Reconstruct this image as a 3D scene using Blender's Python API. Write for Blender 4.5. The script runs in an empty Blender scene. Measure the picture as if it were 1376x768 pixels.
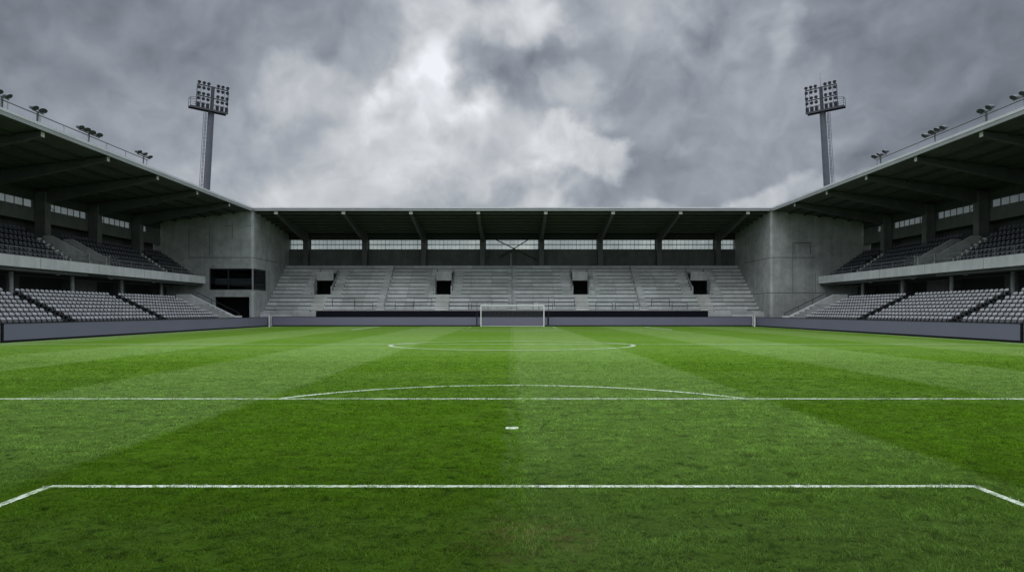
import bpy, math, random
import numpy as np
from mathutils import Vector, Matrix

random.seed(7)
rng = np.random.default_rng(11)
scn = bpy.context.scene
COL = scn.collection
R = math.radians

# ------------------------------------------------------------------ node helper
class NG:
    def __init__(s, nt):
        s.nt = nt; s.n = nt.nodes; s.l = nt.links
    def new(s, t, **kw):
        nd = s.n.new(t)
        for k, v in kw.items(): setattr(nd, k, v)
        return nd
    def put(s, sock, v):
        if v is None: return
        if isinstance(v, bpy.types.NodeSocket): s.l.new(v, sock)
        else:
            if isinstance(v, (tuple, list)) and sock.type == 'RGBA' and len(v) == 3: v = (*v, 1)
            sock.default_value = v
    def m(s, op, a, b=None, c=None, clamp=False):
        nd = s.new('ShaderNodeMath', operation=op, use_clamp=clamp)
        s.put(nd.inputs[0], a); s.put(nd.inputs[1], b); s.put(nd.inputs[2], c)
        return nd.outputs[0]
    def v(s, op, a, b=None, scale=None):
        nd = s.new('ShaderNodeVectorMath', operation=op)
        s.put(nd.inputs[0], a); s.put(nd.inputs[1], b)
        if scale is not None: s.put(nd.inputs['Scale'], scale)
        return nd.outputs['Value'] if op in ('LENGTH', 'DOT_PRODUCT', 'DISTANCE') else nd.outputs[0]
    def mix(s, f, a, b, blend='MIX'):
        nd = s.new('ShaderNodeMix', data_type='RGBA', blend_type=blend)
        s.put(nd.inputs[0], f); s.put(nd.inputs[6], a); s.put(nd.inputs[7], b)
        return nd.outputs[2]
    def ss(s, x, a, b, lo=0.0, hi=1.0, smooth=True):
        nd = s.new('ShaderNodeMapRange', interpolation_type='SMOOTHSTEP' if smooth else 'LINEAR')
        for i, q in enumerate((x, a, b, lo, hi)): s.put(nd.inputs[i], q)
        return nd.outputs[0]
    def noise(s, vec, scale, detail=4, rough=0.55, dist=0.0, color=False):
        nd = s.new('ShaderNodeTexNoise')
        s.put(nd.inputs['Vector'], vec); s.put(nd.inputs['Scale'], scale); s.put(nd.inputs['Detail'], detail)
        s.put(nd.inputs['Roughness'], rough); s.put(nd.inputs['Distortion'], dist)
        return nd.outputs['Color' if color else 'Fac']
    def sep(s, vec):
        nd = s.new('ShaderNodeSeparateXYZ'); s.put(nd.inputs[0], vec); return nd.outputs
    def comb(s, x, y, z):
        nd = s.new('ShaderNodeCombineXYZ')
        for i, q in enumerate((x, y, z)): s.put(nd.inputs[i], q)
        return nd.outputs[0]
    def pos(s): return s.new('ShaderNodeNewGeometry').outputs['Position']
    def attr(s, name): return s.new('ShaderNodeAttribute', attribute_name=name).outputs['Fac']

def newmat(name):
    mt = bpy.data.materials.new(name); mt.use_nodes = True
    g = NG(mt.node_tree); g.n.clear()
    out = g.new('ShaderNodeOutputMaterial')
    bs = g.new('ShaderNodeBsdfPrincipled')
    g.l.new(bs.outputs[0], out.inputs[0])
    return mt, g, bs, out

def bump(g, bs, h, strength=0.3, dist=0.02):
    b = g.new('ShaderNodeBump'); g.put(b.inputs['Height'], h); b.inputs['Strength'].default_value = strength
    b.inputs['Distance'].default_value = dist
    g.l.new(b.outputs[0], bs.inputs['Normal'])

def simple(name, col, rough=0.6, metal=0.0, var=0.15, scale=2.0, spec=0.4):
    mt, g, bs, _ = newmat(name)
    n = g.noise(g.pos(), scale, 5)
    f = g.ss(n, 0.25, 0.75, 1 - var, 1 + var, smooth=False)
    c = g.mix(1.0, (*col, 1), g.comb(f, f, f), 'MULTIPLY')
    g.put(bs.inputs['Base Color'], c); bs.inputs['Roughness'].default_value = rough
    bs.inputs['Metallic'].default_value = metal; bs.inputs['Specular IOR Level'].default_value = spec
    return mt

def concrete(name, col, streak=0.5, blotch=0.35, slabs=None, rough=0.85):
    mt, g, bs, _ = newmat(name)
    p = g.pos(); x, y, z = g.sep(p)[0:3]
    big = g.noise(p, 0.16, 4, 0.6, 0.6)
    mid = g.noise(p, 0.9, 6, 0.65, 0.4)
    fine = g.noise(p, 9, 4, 0.7)
    st = g.noise(g.comb(g.m('MULTIPLY', x, 1.6), g.m('MULTIPLY', y, 1.6), g.m('MULTIPLY', z, 0.12)), 1.0, 6, 0.7)
    f = g.m('MULTIPLY', g.ss(big, 0.3, 0.7, 1 - blotch * .7, 1 + blotch * .7, False), g.ss(mid, 0.3, 0.72, 1 - blotch * .6, 1 + blotch * .5, False))
    f = g.m('MULTIPLY', f, g.ss(st, 0.3, 0.65, 1 - streak * .5, 1 + streak * .2, False))
    f = g.m('MULTIPLY', f, g.ss(fine, 0.2, 0.8, 0.92, 1.08, False))
    if slabs:
        sx, z0, dz = slabs
        row = g.m('FLOOR', g.m('DIVIDE', g.m('SUBTRACT', z, z0), dz))
        off = g.m('MULTIPLY', g.m('FRACT', g.m('MULTIPLY', row, 0.618)), 0.0)
        cell = g.m('FLOOR', g.m('ADD', g.m('DIVIDE', x, sx), off))
        wn = g.new('ShaderNodeTexWhiteNoise', noise_dimensions='2D')
        g.l.new(g.comb(cell, row, 0.0), wn.inputs['Vector'])
        f = g.m('MULTIPLY', f, g.ss(wn.outputs['Value'], 0, 1, 0.8, 1.16, False))
        fx = g.m('ABSOLUTE', g.m('SUBTRACT', g.m('FRACT', g.m('DIVIDE', x, sx)), 0.5))
        f = g.m('MULTIPLY', f, g.ss(fx, 0.488, 0.496, 1.0, 0.6))
    tint = g.mix(g.ss(mid, 0.35, 0.65), (*[c * k for c, k in zip(col, (0.97, 1.0, 0.98))], 1), (*[c * k for c, k in zip(col, (1.02, 1.0, 1.02))], 1))
    c = g.mix(1.0, tint, g.comb(f, f, f), 'MULTIPLY')
    g.put(bs.inputs['Base Color'], c)
    bs.inputs['Roughness'].default_value = rough; bs.inputs['Specular IOR Level'].default_value = 0.25
    bump(g, bs, g.m('ADD', mid, g.m('MULTIPLY', fine, 0.4)), 0.25, 0.03)
    return mt

M = {}
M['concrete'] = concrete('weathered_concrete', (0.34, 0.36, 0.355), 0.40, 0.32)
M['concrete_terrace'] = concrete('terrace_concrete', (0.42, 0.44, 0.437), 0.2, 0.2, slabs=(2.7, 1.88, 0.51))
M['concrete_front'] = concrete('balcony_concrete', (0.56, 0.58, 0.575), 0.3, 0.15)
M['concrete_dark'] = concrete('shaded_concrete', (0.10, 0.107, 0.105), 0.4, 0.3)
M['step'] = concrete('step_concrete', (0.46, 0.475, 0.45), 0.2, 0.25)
M['gap'] = simple('shadow_gap', (0.05, 0.055, 0.055), 0.9, spec=0.08)
M['riser'] = simple('riser_concrete', (0.25, 0.26, 0.255), 0.9, 0, .2, 1)
M['joint'] = simple('panel_joint', (0.07, 0.075, 0.075), 0.9)
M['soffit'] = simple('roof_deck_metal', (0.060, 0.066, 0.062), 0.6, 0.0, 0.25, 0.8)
M['steel_dark'] = simple('dark_steel', (0.085, 0.092, 0.092), 0.5, 0.0, 0.2)
M['beam'] = simple('painted_beam', (0.075, 0.081, 0.077), 0.6, 0, 0.25, 1.0)
M['purlin'] = simple('roof_purlin', (0.03, 0.033, 0.032), 0.6, 0, .2, 1)
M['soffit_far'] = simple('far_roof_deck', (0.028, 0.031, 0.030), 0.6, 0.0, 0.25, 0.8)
M['far_purlin'] = simple('pale_purlin', (0.085, 0.09, 0.088), 0.6, 0, .2, 1)
M['steel_grey'] = simple('galvanised_steel', (0.30, 0.32, 0.34), 0.45, 0.3, 0.2, 3)
M['mast'] = simple('mast_steel', (0.085, 0.094, 0.115), 0.5, 0.2, 0.15, 1)
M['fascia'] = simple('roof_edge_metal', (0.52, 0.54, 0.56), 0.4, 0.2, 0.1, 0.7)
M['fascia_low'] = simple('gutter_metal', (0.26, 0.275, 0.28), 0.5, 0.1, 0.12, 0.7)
M['tip'] = simple('pale_end_plate', (0.5, 0.51, 0.48), 0.6)
M['lamp_body'] = simple('lamp_housing', (0.055, 0.06, 0.068), 0.5, 0.2)
M['lamp_grey'] = simple('lamp_housing_grey', (0.10, 0.105, 0.12), 0.4, 0.3)
M['white'] = simple('white_paint', (0.80, 0.80, 0.80), 0.45, 0, 0.04)
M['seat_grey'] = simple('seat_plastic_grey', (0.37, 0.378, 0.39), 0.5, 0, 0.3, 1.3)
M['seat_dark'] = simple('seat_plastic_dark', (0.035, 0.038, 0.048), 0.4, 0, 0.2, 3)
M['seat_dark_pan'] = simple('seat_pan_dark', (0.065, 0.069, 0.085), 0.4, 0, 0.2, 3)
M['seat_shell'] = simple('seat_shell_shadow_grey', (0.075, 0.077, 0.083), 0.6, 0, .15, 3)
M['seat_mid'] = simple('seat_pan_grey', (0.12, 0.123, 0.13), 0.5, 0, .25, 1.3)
M['bracket'] = simple('seat_bracket', (0.03, 0.032, 0.035), 0.5)
M['board'] = simple('board_grey', (0.155, 0.152, 0.215), 0.5, 0, 0.05, 0.25, 0.3)
M['board_frame'] = simple('board_frame', (0.010, 0.010, 0.013), 0.7, spec=0.08)
M['black'] = simple('black_cladding', (0.008, 0.009, 0.013), 0.8, 0, 0.2, spec=0.06)
M['void'] = simple('dark_interior', (0.012, 0.013, 0.013), 0.9, spec=0.08)
M['rail'] = simple('rail_steel', (0.25, 0.265, 0.27), 0.45, 0.3)
M['rail_dark'] = simple('rail_dark', (0.035, 0.038, 0.04), 0.5, spec=0.08)
M['netting'] = simple('net_cord', (0.42, 0.42, 0.44), 0.8)
M['asphalt'] = simple('asphalt', (0.055, 0.056, 0.058), 0.9, 0, 0.25, 1.5)
M['glass_lamp'] = simple('lamp_glass', (0.05, 0.052, 0.062), 0.5, 0.0, 0.1, 3, 0.2)

def m_pane(name='translucent_pane', k=1.0):
    mt, g, bs, out = newmat(name)
    n = g.noise(g.pos(), 0.9, 4)
    tr = g.new('ShaderNodeBsdfTransparent'); g.put(tr.inputs[0], g.mix(g.ss(n, .3, .7), (0.84*k, 0.88*k, 0.84*k, 1), (0.96*k, 0.99*k, 0.95*k, 1)))
    tl = g.new('ShaderNodeBsdfTranslucent'); tl.inputs[0].default_value = (0.8, 0.83, 0.79, 1)
    mx = g.new('ShaderNodeMixShader'); mx.inputs[0].default_value = 0.12
    g.l.new(tr.outputs[0], mx.inputs[1]); g.l.new(tl.outputs[0], mx.inputs[2]); g.l.new(mx.outputs[0], out.inputs[0])
    g.n.remove(bs)
    return mt
M['pane'] = m_pane(); M['pane_dim'] = m_pane('greyer_pane', 0.62)  # side-stand panes use the same mix with a darker, greyer tint

def m_glass():
    mt, g, bs, out = newmat('tinted_window_glass')
    tr = g.new('ShaderNodeBsdfTransparent'); tr.inputs[0].default_value = (0.5, 0.54, 0.56, 1)
    gl = g.new('ShaderNodeBsdfGlossy'); gl.inputs['Roughness'].default_value = 0.02; gl.inputs[0].default_value = (0.5, 0.52, 0.55, 1)
    fr = g.new('ShaderNodeFresnel'); fr.inputs[0].default_value = 1.45
    mx = g.new('ShaderNodeMixShader'); g.l.new(fr.outputs[0], mx.inputs[0])
    g.l.new(tr.outputs[0], mx.inputs[1]); g.l.new(gl.outputs[0], mx.inputs[2]); g.l.new(mx.outputs[0], out.inputs[0])
    g.n.remove(bs)
    return mt
M['glass'] = m_glass()

# ------------------------------------------------------------------ grass colour shared by turf sheet and blades
STRIPE = 5.0
def grass_group():
    ng = bpy.data.node_groups.new('turf_colour', 'ShaderNodeTree')
    ng.interface.new_socket('Color', in_out='OUTPUT', socket_type='NodeSocketColor')
    g = NG(ng); out = g.new('NodeGroupOutput')
    p = g.pos(); x, y, z = g.sep(p)[0:3]
    wob = g.m('MULTIPLY', g.m('SUBTRACT', g.noise(p, 0.5, 3), 0.5), 0.35)
    wob2 = g.m('MULTIPLY', g.m('SUBTRACT', g.noise(p, 5.0, 3, .7), 0.5), 0.45)
    xs = g.m('ADD', x, g.m('ADD', wob, wob2))
    ph = g.m('FRACT', g.m('DIVIDE', xs, 2 * STRIPE))          # 0..0.5 light, 0.5..1 dark
    light = g.m('MULTIPLY', g.ss(ph, 0.0, 0.02), g.ss(ph, 0.485, 0.52, 1, 0))
    light = g.m('MAXIMUM', light, g.ss(ph, 0.985, 1.0))
    # cross mowing, weaker
    ys = g.m('ADD', y, g.m('MULTIPLY', g.m('SUBTRACT', g.noise(p, 0.35, 3), 0.5), 1.2))
    pc = g.m('FRACT', g.m('DIVIDE', g.m('ADD', ys, 1.2), 14.0))
    cross = g.m('MULTIPLY', g.ss(pc, 0.0, 0.05), g.ss(pc, 0.48, 0.53, 1, 0))
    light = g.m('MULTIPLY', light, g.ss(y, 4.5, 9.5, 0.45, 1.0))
    lf = g.m('ADD', g.m('MULTIPLY', light, 0.82), g.m('MULTIPLY', cross, 0.24))
    patch = g.noise(p, 0.22, 4, 0.6, 0.5)
    med = g.noise(p, 1.7, 5, 0.6)
    # streaks along the mowing direction
    stk = g.noise(g.comb(g.m('MULTIPLY', x, 5.0), g.m('MULTIPLY', y, 0.16), 0.0), 1.0, 4, 0.65)
    fine = g.noise(p, 24, 4, 0.75)
    lf = g.m('ADD', lf, g.m('MULTIPLY', g.m('SUBTRACT', patch, 0.5), 0.95))
    lf = g.m('ADD', lf, g.m('MULTIPLY', g.m('SUBTRACT', stk, 0.5), 0.42), clamp=True)
    c = g.mix(lf, (0.102, 0.222, 0.008, 1), (0.160, 0.284, 0.052, 1))
    vf = g.m('MULTIPLY', g.ss(med, 0.25, 0.75, 0.80, 1.2, False), g.ss(fine, 0.25, 0.75, 0.74, 1.26, False))
    c = g.mix(1.0, c, g.comb(vf, vf, vf), 'MULTIPLY')
    # dark and pale flecks put tuft and divot shading into the colour
    fv = g.comb(g.m('MULTIPLY', x, 5.0), g.m('MULTIPLY', y, 6.2), 0.0)
    f1 = g.noise(fv, 1.0, 4, 0.6, 0.8); f2 = g.noise(g.v('ADD', fv, (31.0, 17.0, 0.0)), 2.4, 3, 0.6, 0.6)
    fd = g.m('MULTIPLY', g.ss(f1, 0.34, 0.46, 0.58, 1.0), g.ss(f2, 0.34, 0.44, 0.55, 1.0))
    fd = g.m('MULTIPLY', fd, g.ss(f1, 0.55, 0.72, 1.06, 1.32))
    fd = g.m('ADD', 1.0, g.m('MULTIPLY', g.m('SUBTRACT', fd, 1.0), g.ss(y, 14, 45, 1.0, 0.25)))
    c = g.mix(1.0, c, g.comb(fd, fd, fd), 'MULTIPLY')
    c = g.mix(g.ss(y, 11, 34, 0.0, 0.05), c, (0.34, 0.34, 0.24, 1))  # slight distance haze mixed into the turf colour
    near = g.m('MULTIPLY', g.ss(y, 4.2, 10.0, 0.58, 1.0), g.ss(y, 18, 62, 1.0, 0.66, smooth=False)); c = g.mix(1.0, c, g.comb(near, near, near), 'MULTIPLY')  # near turf darkened for blade self-shadowing, far turf dimmed, in the colour
    # worn, brownish spots
    d = g.v('DISTANCE', g.comb(x, y, 0.0), (0.15, 5.35, 0.0))
    worn = g.m('MULTIPLY', g.ss(g.m('ADD', d, g.m('MULTIPLY', g.noise(p, 3.0, 4), 1.4)), 0.7, 1.5, 1, 0), g.ss(g.noise(p, 6, 4), 0.4, 0.62))
    w2 = g.m('MULTIPLY', g.ss(g.noise(p, 0.6, 5, .65), 0.60, 0.72), g.m('MULTIPLY', g.ss(g.noise(p, 7, 4), 0.48, 0.65), 0.5))
    c = g.mix(g.m('MULTIPLY', g.m('MAXIMUM', worn, w2), 0.5), c, (0.20, 0.155, 0.06, 1))
    g.l.new(c, out.inputs[0])
    return ng
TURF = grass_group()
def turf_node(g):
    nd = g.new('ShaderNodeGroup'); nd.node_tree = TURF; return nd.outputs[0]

def m_turf():
    mt, g, bs, _ = newmat('turf_sheet')
    c = turf_node(g); p = g.pos(); y = g.sep(p)[1]
    # between the near blades one looks into dark thatch; further off the sward reads as a closed mat
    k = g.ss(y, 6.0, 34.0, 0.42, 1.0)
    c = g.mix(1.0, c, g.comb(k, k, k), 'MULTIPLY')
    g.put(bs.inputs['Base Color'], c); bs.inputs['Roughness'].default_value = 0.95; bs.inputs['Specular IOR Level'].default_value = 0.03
    bump(g, bs, g.noise(p, 30, 4, .7), 0.6, 0.03)
    return mt
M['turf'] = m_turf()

def m_blade():
    mt, g, bs, out = newmat('grass_blade')
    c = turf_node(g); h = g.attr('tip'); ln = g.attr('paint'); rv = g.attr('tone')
    f = g.m('MULTIPLY', g.ss(h, 0, 1, 0.40, 1.35, False), g.ss(rv, 0, 1, 0.45, 1.55, False))  # roots and low tones darkened, shade between blades put into the colour
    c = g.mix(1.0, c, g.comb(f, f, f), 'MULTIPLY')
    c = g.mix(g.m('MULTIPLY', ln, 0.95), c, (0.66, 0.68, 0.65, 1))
    df = g.new('ShaderNodeBsdfDiffuse'); g.put(df.inputs[0], c)
    tl = g.new('ShaderNodeBsdfTranslucent'); g.put(tl.inputs[0], c)
    gl = g.new('ShaderNodeBsdfGlossy'); gl.inputs['Roughness'].default_value = 0.45; gl.inputs[0].default_value = (.9, .95, .9, 1)
    mx = g.new('ShaderNodeMixShader'); mx.inputs[0].default_value = 0.35
    g.l.new(df.outputs[0], mx.inputs[1]); g.l.new(tl.outputs[0], mx.inputs[2])
    m2 = g.new('ShaderNodeMixShader'); m2.inputs[0].default_value = 0.010
    g.l.new(mx.outputs[0], m2.inputs[1]); g.l.new(gl.outputs[0], m2.inputs[2]); g.l.new(m2.outputs[0], out.inputs[0])
    g.n.remove(bs)
    return mt
M['blade'] = m_blade()

def m_paint():
    mt, g, bs, _ = newmat('line_paint')
    n = g.noise(g.pos(), 20, 4, .7)
    n2 = g.noise(g.pos(), 1.2, 4, .6)
    k = g.m('MULTIPLY', g.ss(n, .35, .6), g.ss(n2, .3, .6, .55, 1))
    c = g.mix(g.m('MULTIPLY', k, 0.85), turf_node(g), (0.74, 0.77, 0.72, 1))
    g.put(bs.inputs['Base Color'], c); bs.inputs['Roughness'].default_value = 0.8
    return mt
M['paint'] = m_paint()

# ------------------------------------------------------------------ mesh builder
ORIG = {}
class MB:
    def __init__(s): s.v = []; s.f = []; s.mi = []; s.sm = []
    def add(s, vs, fs, mi=0, smooth=False):
        b = len(s.v); s.v += [tuple(q) for q in vs]
        for f in fs: s.f.append(tuple(b + i for i in f)); s.mi.append(mi); s.sm.append(smooth)
        return s
    def box(s, x0, x1, y0, y1, z0, z1, mi=0):
        x0, x1 = sorted((x0, x1)); y0, y1 = sorted((y0, y1)); z0, z1 = sorted((z0, z1))
        vs = [(x0,y0,z0),(x1,y0,z0),(x1,y1,z0),(x0,y1,z0),(x0,y0,z1),(x1,y0,z1),(x1,y1,z1),(x0,y1,z1)]
        return s.add(vs, [(0,3,2,1),(4,5,6,7),(0,1,5,4),(1,2,6,5),(2,3,7,6),(3,0,4,7)], mi)
    def prism(s, poly, axis, a0, a1, mi=0):
        """poly: list of 2D points; axis 'y' -> (x,z) extruded in y; axis 'x' -> (y,z) extruded in x"""
        n = len(poly)
        mk = (lambda p, a: (p[0], a, p[1])) if axis == 'y' else (lambda p, a: (a, p[0], p[1]))
        vs = [mk(p, a0) for p in poly] + [mk(p, a1) for p in poly]
        fs = [tuple(range(n)), tuple(range(2*n-1, n-1, -1))] + [(i, i+n, (i+1) % n + n, (i+1) % n) for i in range(n)]
        return s.add(vs, fs, mi)
    def tube(s, p, q, r, n=8, r2=None, mi=0, caps=True):
        p = Vector(p); q = Vector(q); d = (q - p).normalized()
        a = d.orthogonal().normalized(); b = d.cross(a); r2 = r if r2 is None else r2
        vs = []
        for c, rr in ((p, r), (q, r2)):
            for i in range(n):
                t = 2*math.pi*i/n + math.pi/n
                vs.append(c + a*math.cos(t)*rr + b*math.sin(t)*rr)
        s.add(vs, [(i, (i+1) % n, (i+1) % n + n, i+n) for i in range(n)], mi, n > 5)
        if caps: s.add(vs, [tuple(range(n-1, -1, -1)), tuple(range(n, 2*n))], mi)
        return s
    def bar(s, p, q, w, h, mi=0):
        """rectangular bar, w across (horizontal), h vertical-ish"""
        p = Vector(p); q = Vector(q); d = (q - p).normalized()
        up = Vector((0, 0, 1)) if abs(d.z) < 0.95 else Vector((0, 1, 0))
        a = d.cross(up).normalized()*w/2; b = a.cross(d).normalized()*h/2
        vs = [c + k*a + l*b for c in (p, q) for k, l in ((-1,-1),(1,-1),(1,1),(-1,1))]
        return s.add(vs, [(0,1,2,3),(7,6,5,4),(0,4,5,1),(1,5,6,2),(2,6,7,3),(3,7,4,0)], mi)
    def lathe(s, p, d, prof, n=12, mi=0):
        p = Vector(p); d = Vector(d).normalized(); a = d.orthogonal().normalized(); b = d.cross(a)
        vs = []
        for t, r in prof:
            for i in range(n):
                th = 2*math.pi*i/n; vs.append(p + d*t + (a*math.cos(th) + b*math.sin(th))*r)
        fs = [(k*n+i, k*n+(i+1) % n, (k+1)*n+(i+1) % n, (k+1)*n+i) for k in range(len(prof)-1) for i in range(n)]
        s.add(vs, fs, mi, True)
        s.add(vs[-n:], [tuple(range(n))], mi)
        s.add(vs[:n], [tuple(range(n-1, -1, -1))], mi)
        return s
    def xform(s, mat):
        s.v = [tuple(mat @ Vector(q)) for q in s.v]; return s
    def merge(s, o, mat=None, mi_off=0):
        b = len(s.v)
        s.v += [tuple(mat @ Vector(q)) for q in o.v] if mat is not None else list(o.v)
        s.f += [tuple(b+i for i in f) for f in o.f]; s.mi += [m + mi_off for m in o.mi]; s.sm += o.sm
        return s
    def mesh(s, name, mats, origin=(0, 0, 0)):
        me = bpy.data.meshes.new(name)
        ox, oy, oz = origin
        me.from_pydata([(x-ox, y-oy, z-oz) for x, y, z in s.v], [], s.f)
        for mt in (mats if isinstance(mats, (list, tuple)) else [mats]): me.materials.append(mt)
        me.polygons.foreach_set('material_index', s.mi)
        me.polygons.foreach_set('use_smooth', s.sm)
        me.update()
        return me
    def build(s, name, mats, parent=None, origin=None):
        if origin is None: origin = ORIG.get(parent.name, (0, 0, 0)) if parent else (0, 0, 0)
        o = bpy.data.objects.new(name, s.mesh(name, mats, origin)); COL.objects.link(o)
        if parent: o.parent = parent
        else: o.location = origin
        ORIG[o.name] = origin
        return o

def thing(name, label, cat, loc=(0, 0, 0), group=None):
    o = bpy.data.objects.new(name, None); COL.objects.link(o); o.location = loc
    o['label'] = label; o['category'] = cat
    if group: o['group'] = group
    ORIG[o.name] = tuple(loc); o.empty_display_size = 0.3
    return o
def tag(o, label, cat, group=None, kind=None):
    o['label'] = label; o['category'] = cat
    if group: o['group'] = group
    if kind: o['kind'] = kind
    return o
def struct(o, label=None):
    o['kind'] = 'structure'
    if label: o['label'] = label
    return o

# ------------------------------------------------------------------ camera
cam_d = bpy.data.cameras.new('camera'); cam = bpy.data.objects.new('camera', cam_d); COL.objects.link(cam)
cam.location = (0, 0, 1.77); cam.rotation_euler = (R(90), 0, 0)
cam_d.lens = 24; cam_d.sensor_width = 36; cam_d.shift_y = 34/1376; cam_d.clip_start = 0.1; cam_d.clip_end = 5000
scn.camera = cam
F = 917.0
def zat(py, D): return 1.77 + (418 - py)*D/F
def xat(px, D): return (px - 688)*D/F

# ------------------------------------------------------------------ world: overcast sky
def make_world():
    w = bpy.data.worlds.new('World'); scn.world = w; w.use_nodes = True
    g = NG(w.node_tree); g.n.clear()
    out = g.new('ShaderNodeOutputWorld'); bg = g.new('ShaderNodeBackground'); g.l.new(bg.outputs[0], out.inputs[0])
    d = g.new('ShaderNodeTexCoord').outputs['Generated']
    dx, dy, dz = g.sep(d)[0:3]
    sky = g.new('ShaderNodeTexSky', sky_type='NISHITA', sun_disc=False)
    sky.sun_elevation = R(42); sky.sun_rotation = R(200); sky.air_density = 1.2; sky.dust_density = 2.5
    skyc = g.v('SCALE', sky.outputs[0], scale=0.09)
    # cloud-deck coordinates, foreshortened toward the horizon
    zz = g.m('ADD', g.m('MAXIMUM', dz, 0.0), 0.30)
    P = g.comb(g.m('DIVIDE', dx, zz), g.m('DIVIDE', dy, zz), 0.0)
    def fbm(vec, sc, det=8, ro=.52, dist=0.0): return g.noise(vec, sc, det, ro, dist)
    wv = g.v('SUBTRACT', g.noise(d, 3.0, 5, .55, color=True), (0.5, 0.5, 0.5))
    Q = g.v('ADD', d, g.v('SCALE', wv, scale=0.22))
    # heaped texture and its relief lit from above
    def heap(vec):
        a = fbm(vec, 3.4, 7, .5)
        b = g.m('ABSOLUTE', g.m('SUBTRACT', fbm(g.v('ADD', vec, (5.1, 3.3, 1.7)), 6.0, 6, .48), .5))
        c = g.m('ABSOLUTE', g.m('SUBTRACT', fbm(g.v('ADD', vec, (1.1, 8.3, 4.7)), 14.0, 3, .42), .5))
        return g.m('ADD', a, g.m('ADD', g.m('MULTIPLY', b, -0.75), g.m('MULTIPLY', c, -.18)))
    H = heap(Q); H2 = heap(g.v('ADD', Q, (-0.012, 0.0, 0.028)))
    relief = g.m('SUBTRACT', H, H2)
    n1 = fbm(g.v('ADD', P, g.v('SCALE', wv, scale=1.2)), 0.9, 7, .55)
    cy = g.m('MAXIMUM', dy, 0.25)
    wd = g.v('SUBTRACT', g.noise(d, 5.0, 7, .53, color=True), (0.5, 0.5, 0.5))
    wx, wy, wz = g.sep(wd)[0:3]
    u0 = g.m('DIVIDE', dx, cy); v0 = g.m('DIVIDE', dz, cy)
    u = g.m('ADD', u0, g.m('MULTIPLY', wx, 0.30)); v = g.m('ADD', v0, g.m('MULTIPLY', wy, 0.24))
    front = g.ss(dy, 0.05, 0.45)
    def ell(px, py, rx, ry, soft):
        cu, cv = (px-688)/F, (418-py)/F
        q = g.v('LENGTH', g.comb(g.m('DIVIDE', g.m('SUBTRACT', u, cu), rx/F), g.m('DIVIDE', g.m('SUBTRACT', v, cv), ry/F), 0.0))
        q = g.m('ADD', q, g.m('MULTIPLY', g.m('SUBTRACT', H, 0.3), -0.9*min(1, 1.2-soft)))
        return g.m('MULTIPLY', g.ss(q, 1-soft, 1+soft, 1, 0), front)
    b = g.m('ADD', 0.38, g.m('MULTIPLY', g.m('SUBTRACT', n1, 0.5), 0.30))
    for px, py, rx, ry, val, soft, op in BLOBS:
        k = g.m('MULTIPLY', ell(px, py, rx, ry, soft), op)
        b = g.m('ADD', g.m('MULTIPLY', b, g.m('SUBTRACT', 1.0, k)), g.m('MULTIPLY', k, val))
    b = g.m('MULTIPLY', b, g.m('ADD', 1.0, g.m('MULTIPLY', relief, 2.0)))
    b = g.m('MULTIPLY', b, g.ss(H, 0.0, 0.5, 0.80, 1.18, False))
    b = g.m('MULTIPLY', b, g.ss(n1, 0.3, 0.7, 0.88, 1.12, False))
    b = g.m('MINIMUM', g.m('MAXIMUM', b, 0.10), 0.92)
    # overcast is brighter overhead; there and behind the camera boosted further as added fill
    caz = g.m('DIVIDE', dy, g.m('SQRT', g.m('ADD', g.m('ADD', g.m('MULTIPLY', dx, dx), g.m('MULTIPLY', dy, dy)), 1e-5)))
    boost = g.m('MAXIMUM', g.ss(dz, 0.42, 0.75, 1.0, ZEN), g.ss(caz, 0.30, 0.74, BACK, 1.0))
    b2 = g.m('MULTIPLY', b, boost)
    tint = g.mix(g.ss(b, 0.16, 0.62), (0.88, 0.985, 1.165, 1), (0.965, 1.003, 1.055, 1))
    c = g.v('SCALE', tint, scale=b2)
    c = g.mix(0.96, skyc, c)
    c = g.mix(g.ss(dz, -0.06, -0.005), (0.05, 0.055, 0.05, 1), c)
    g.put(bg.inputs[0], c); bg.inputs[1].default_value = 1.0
    w.cycles.sampling_method = 'MANUAL'; w.cycles.sample_map_resolution = 1024
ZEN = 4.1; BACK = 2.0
BLOBS = [  # px, py, rx, ry, value, softness, opacity
    (620, 150, 400, 180, 0.42, 0.8, 0.85), (480, 245, 330, 55, 0.38, 0.7, .7), (600, 10, 260, 60, 0.36, 0.6, .8),
    (95, 35, 265, 115, 0.19, 0.55, 0.95), (1260, 90, 280, 190, 0.185, 0.55, 0.95), (425, 45, 62, 80, 0.27, 0.4, 0.85),
    (440, 190, 130, 28, 0.33, 0.6, 0.7), (150, 200, 170, 50, 0.27, 0.7, 0.7),
    (575, 150, 112, 100, 0.54, 0.6, 1.0), (585, 165, 58, 85, 0.86, 0.55, 0.9), (650, 210, 130, 42, 0.50, 0.5, .85), (390, 130, 60, 36, 0.50, 0.5, .7), (470, 100, 45, 60, .36, .4, .7),
    (855, 105, 200, 88, 0.29, 0.18, 0.95), (965, 190, 150, 80, 0.27, 0.3, 0.92),
    (765, 140, 58, 32, 0.42, 0.35, .8), (785, 200, 62, 26, 0.58, 0.3, 0.9), (722, 42, 70, 32, .56, .4, .8), (905, 35, 60, 38, .44, .5, .7),
    (950, 270, 260, 18, 0.50, 0.6, .8), (1035, 60, 22, 45, .42, .6, .75), (440, 258, 90, 18, 0.46, 0.4, .7), (250, 235, 90, 25, .40, .5, .6),
]
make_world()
sun_d = bpy.data.lights.new('sun', 'SUN'); sun = bpy.data.objects.new('sun', sun_d); COL.objects.link(sun)
sun_d.energy = 0.5; sun_d.angle = R(40); sun_d.color = (1.0, 0.97, 0.93)
el, az = R(42), R(200)
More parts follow.
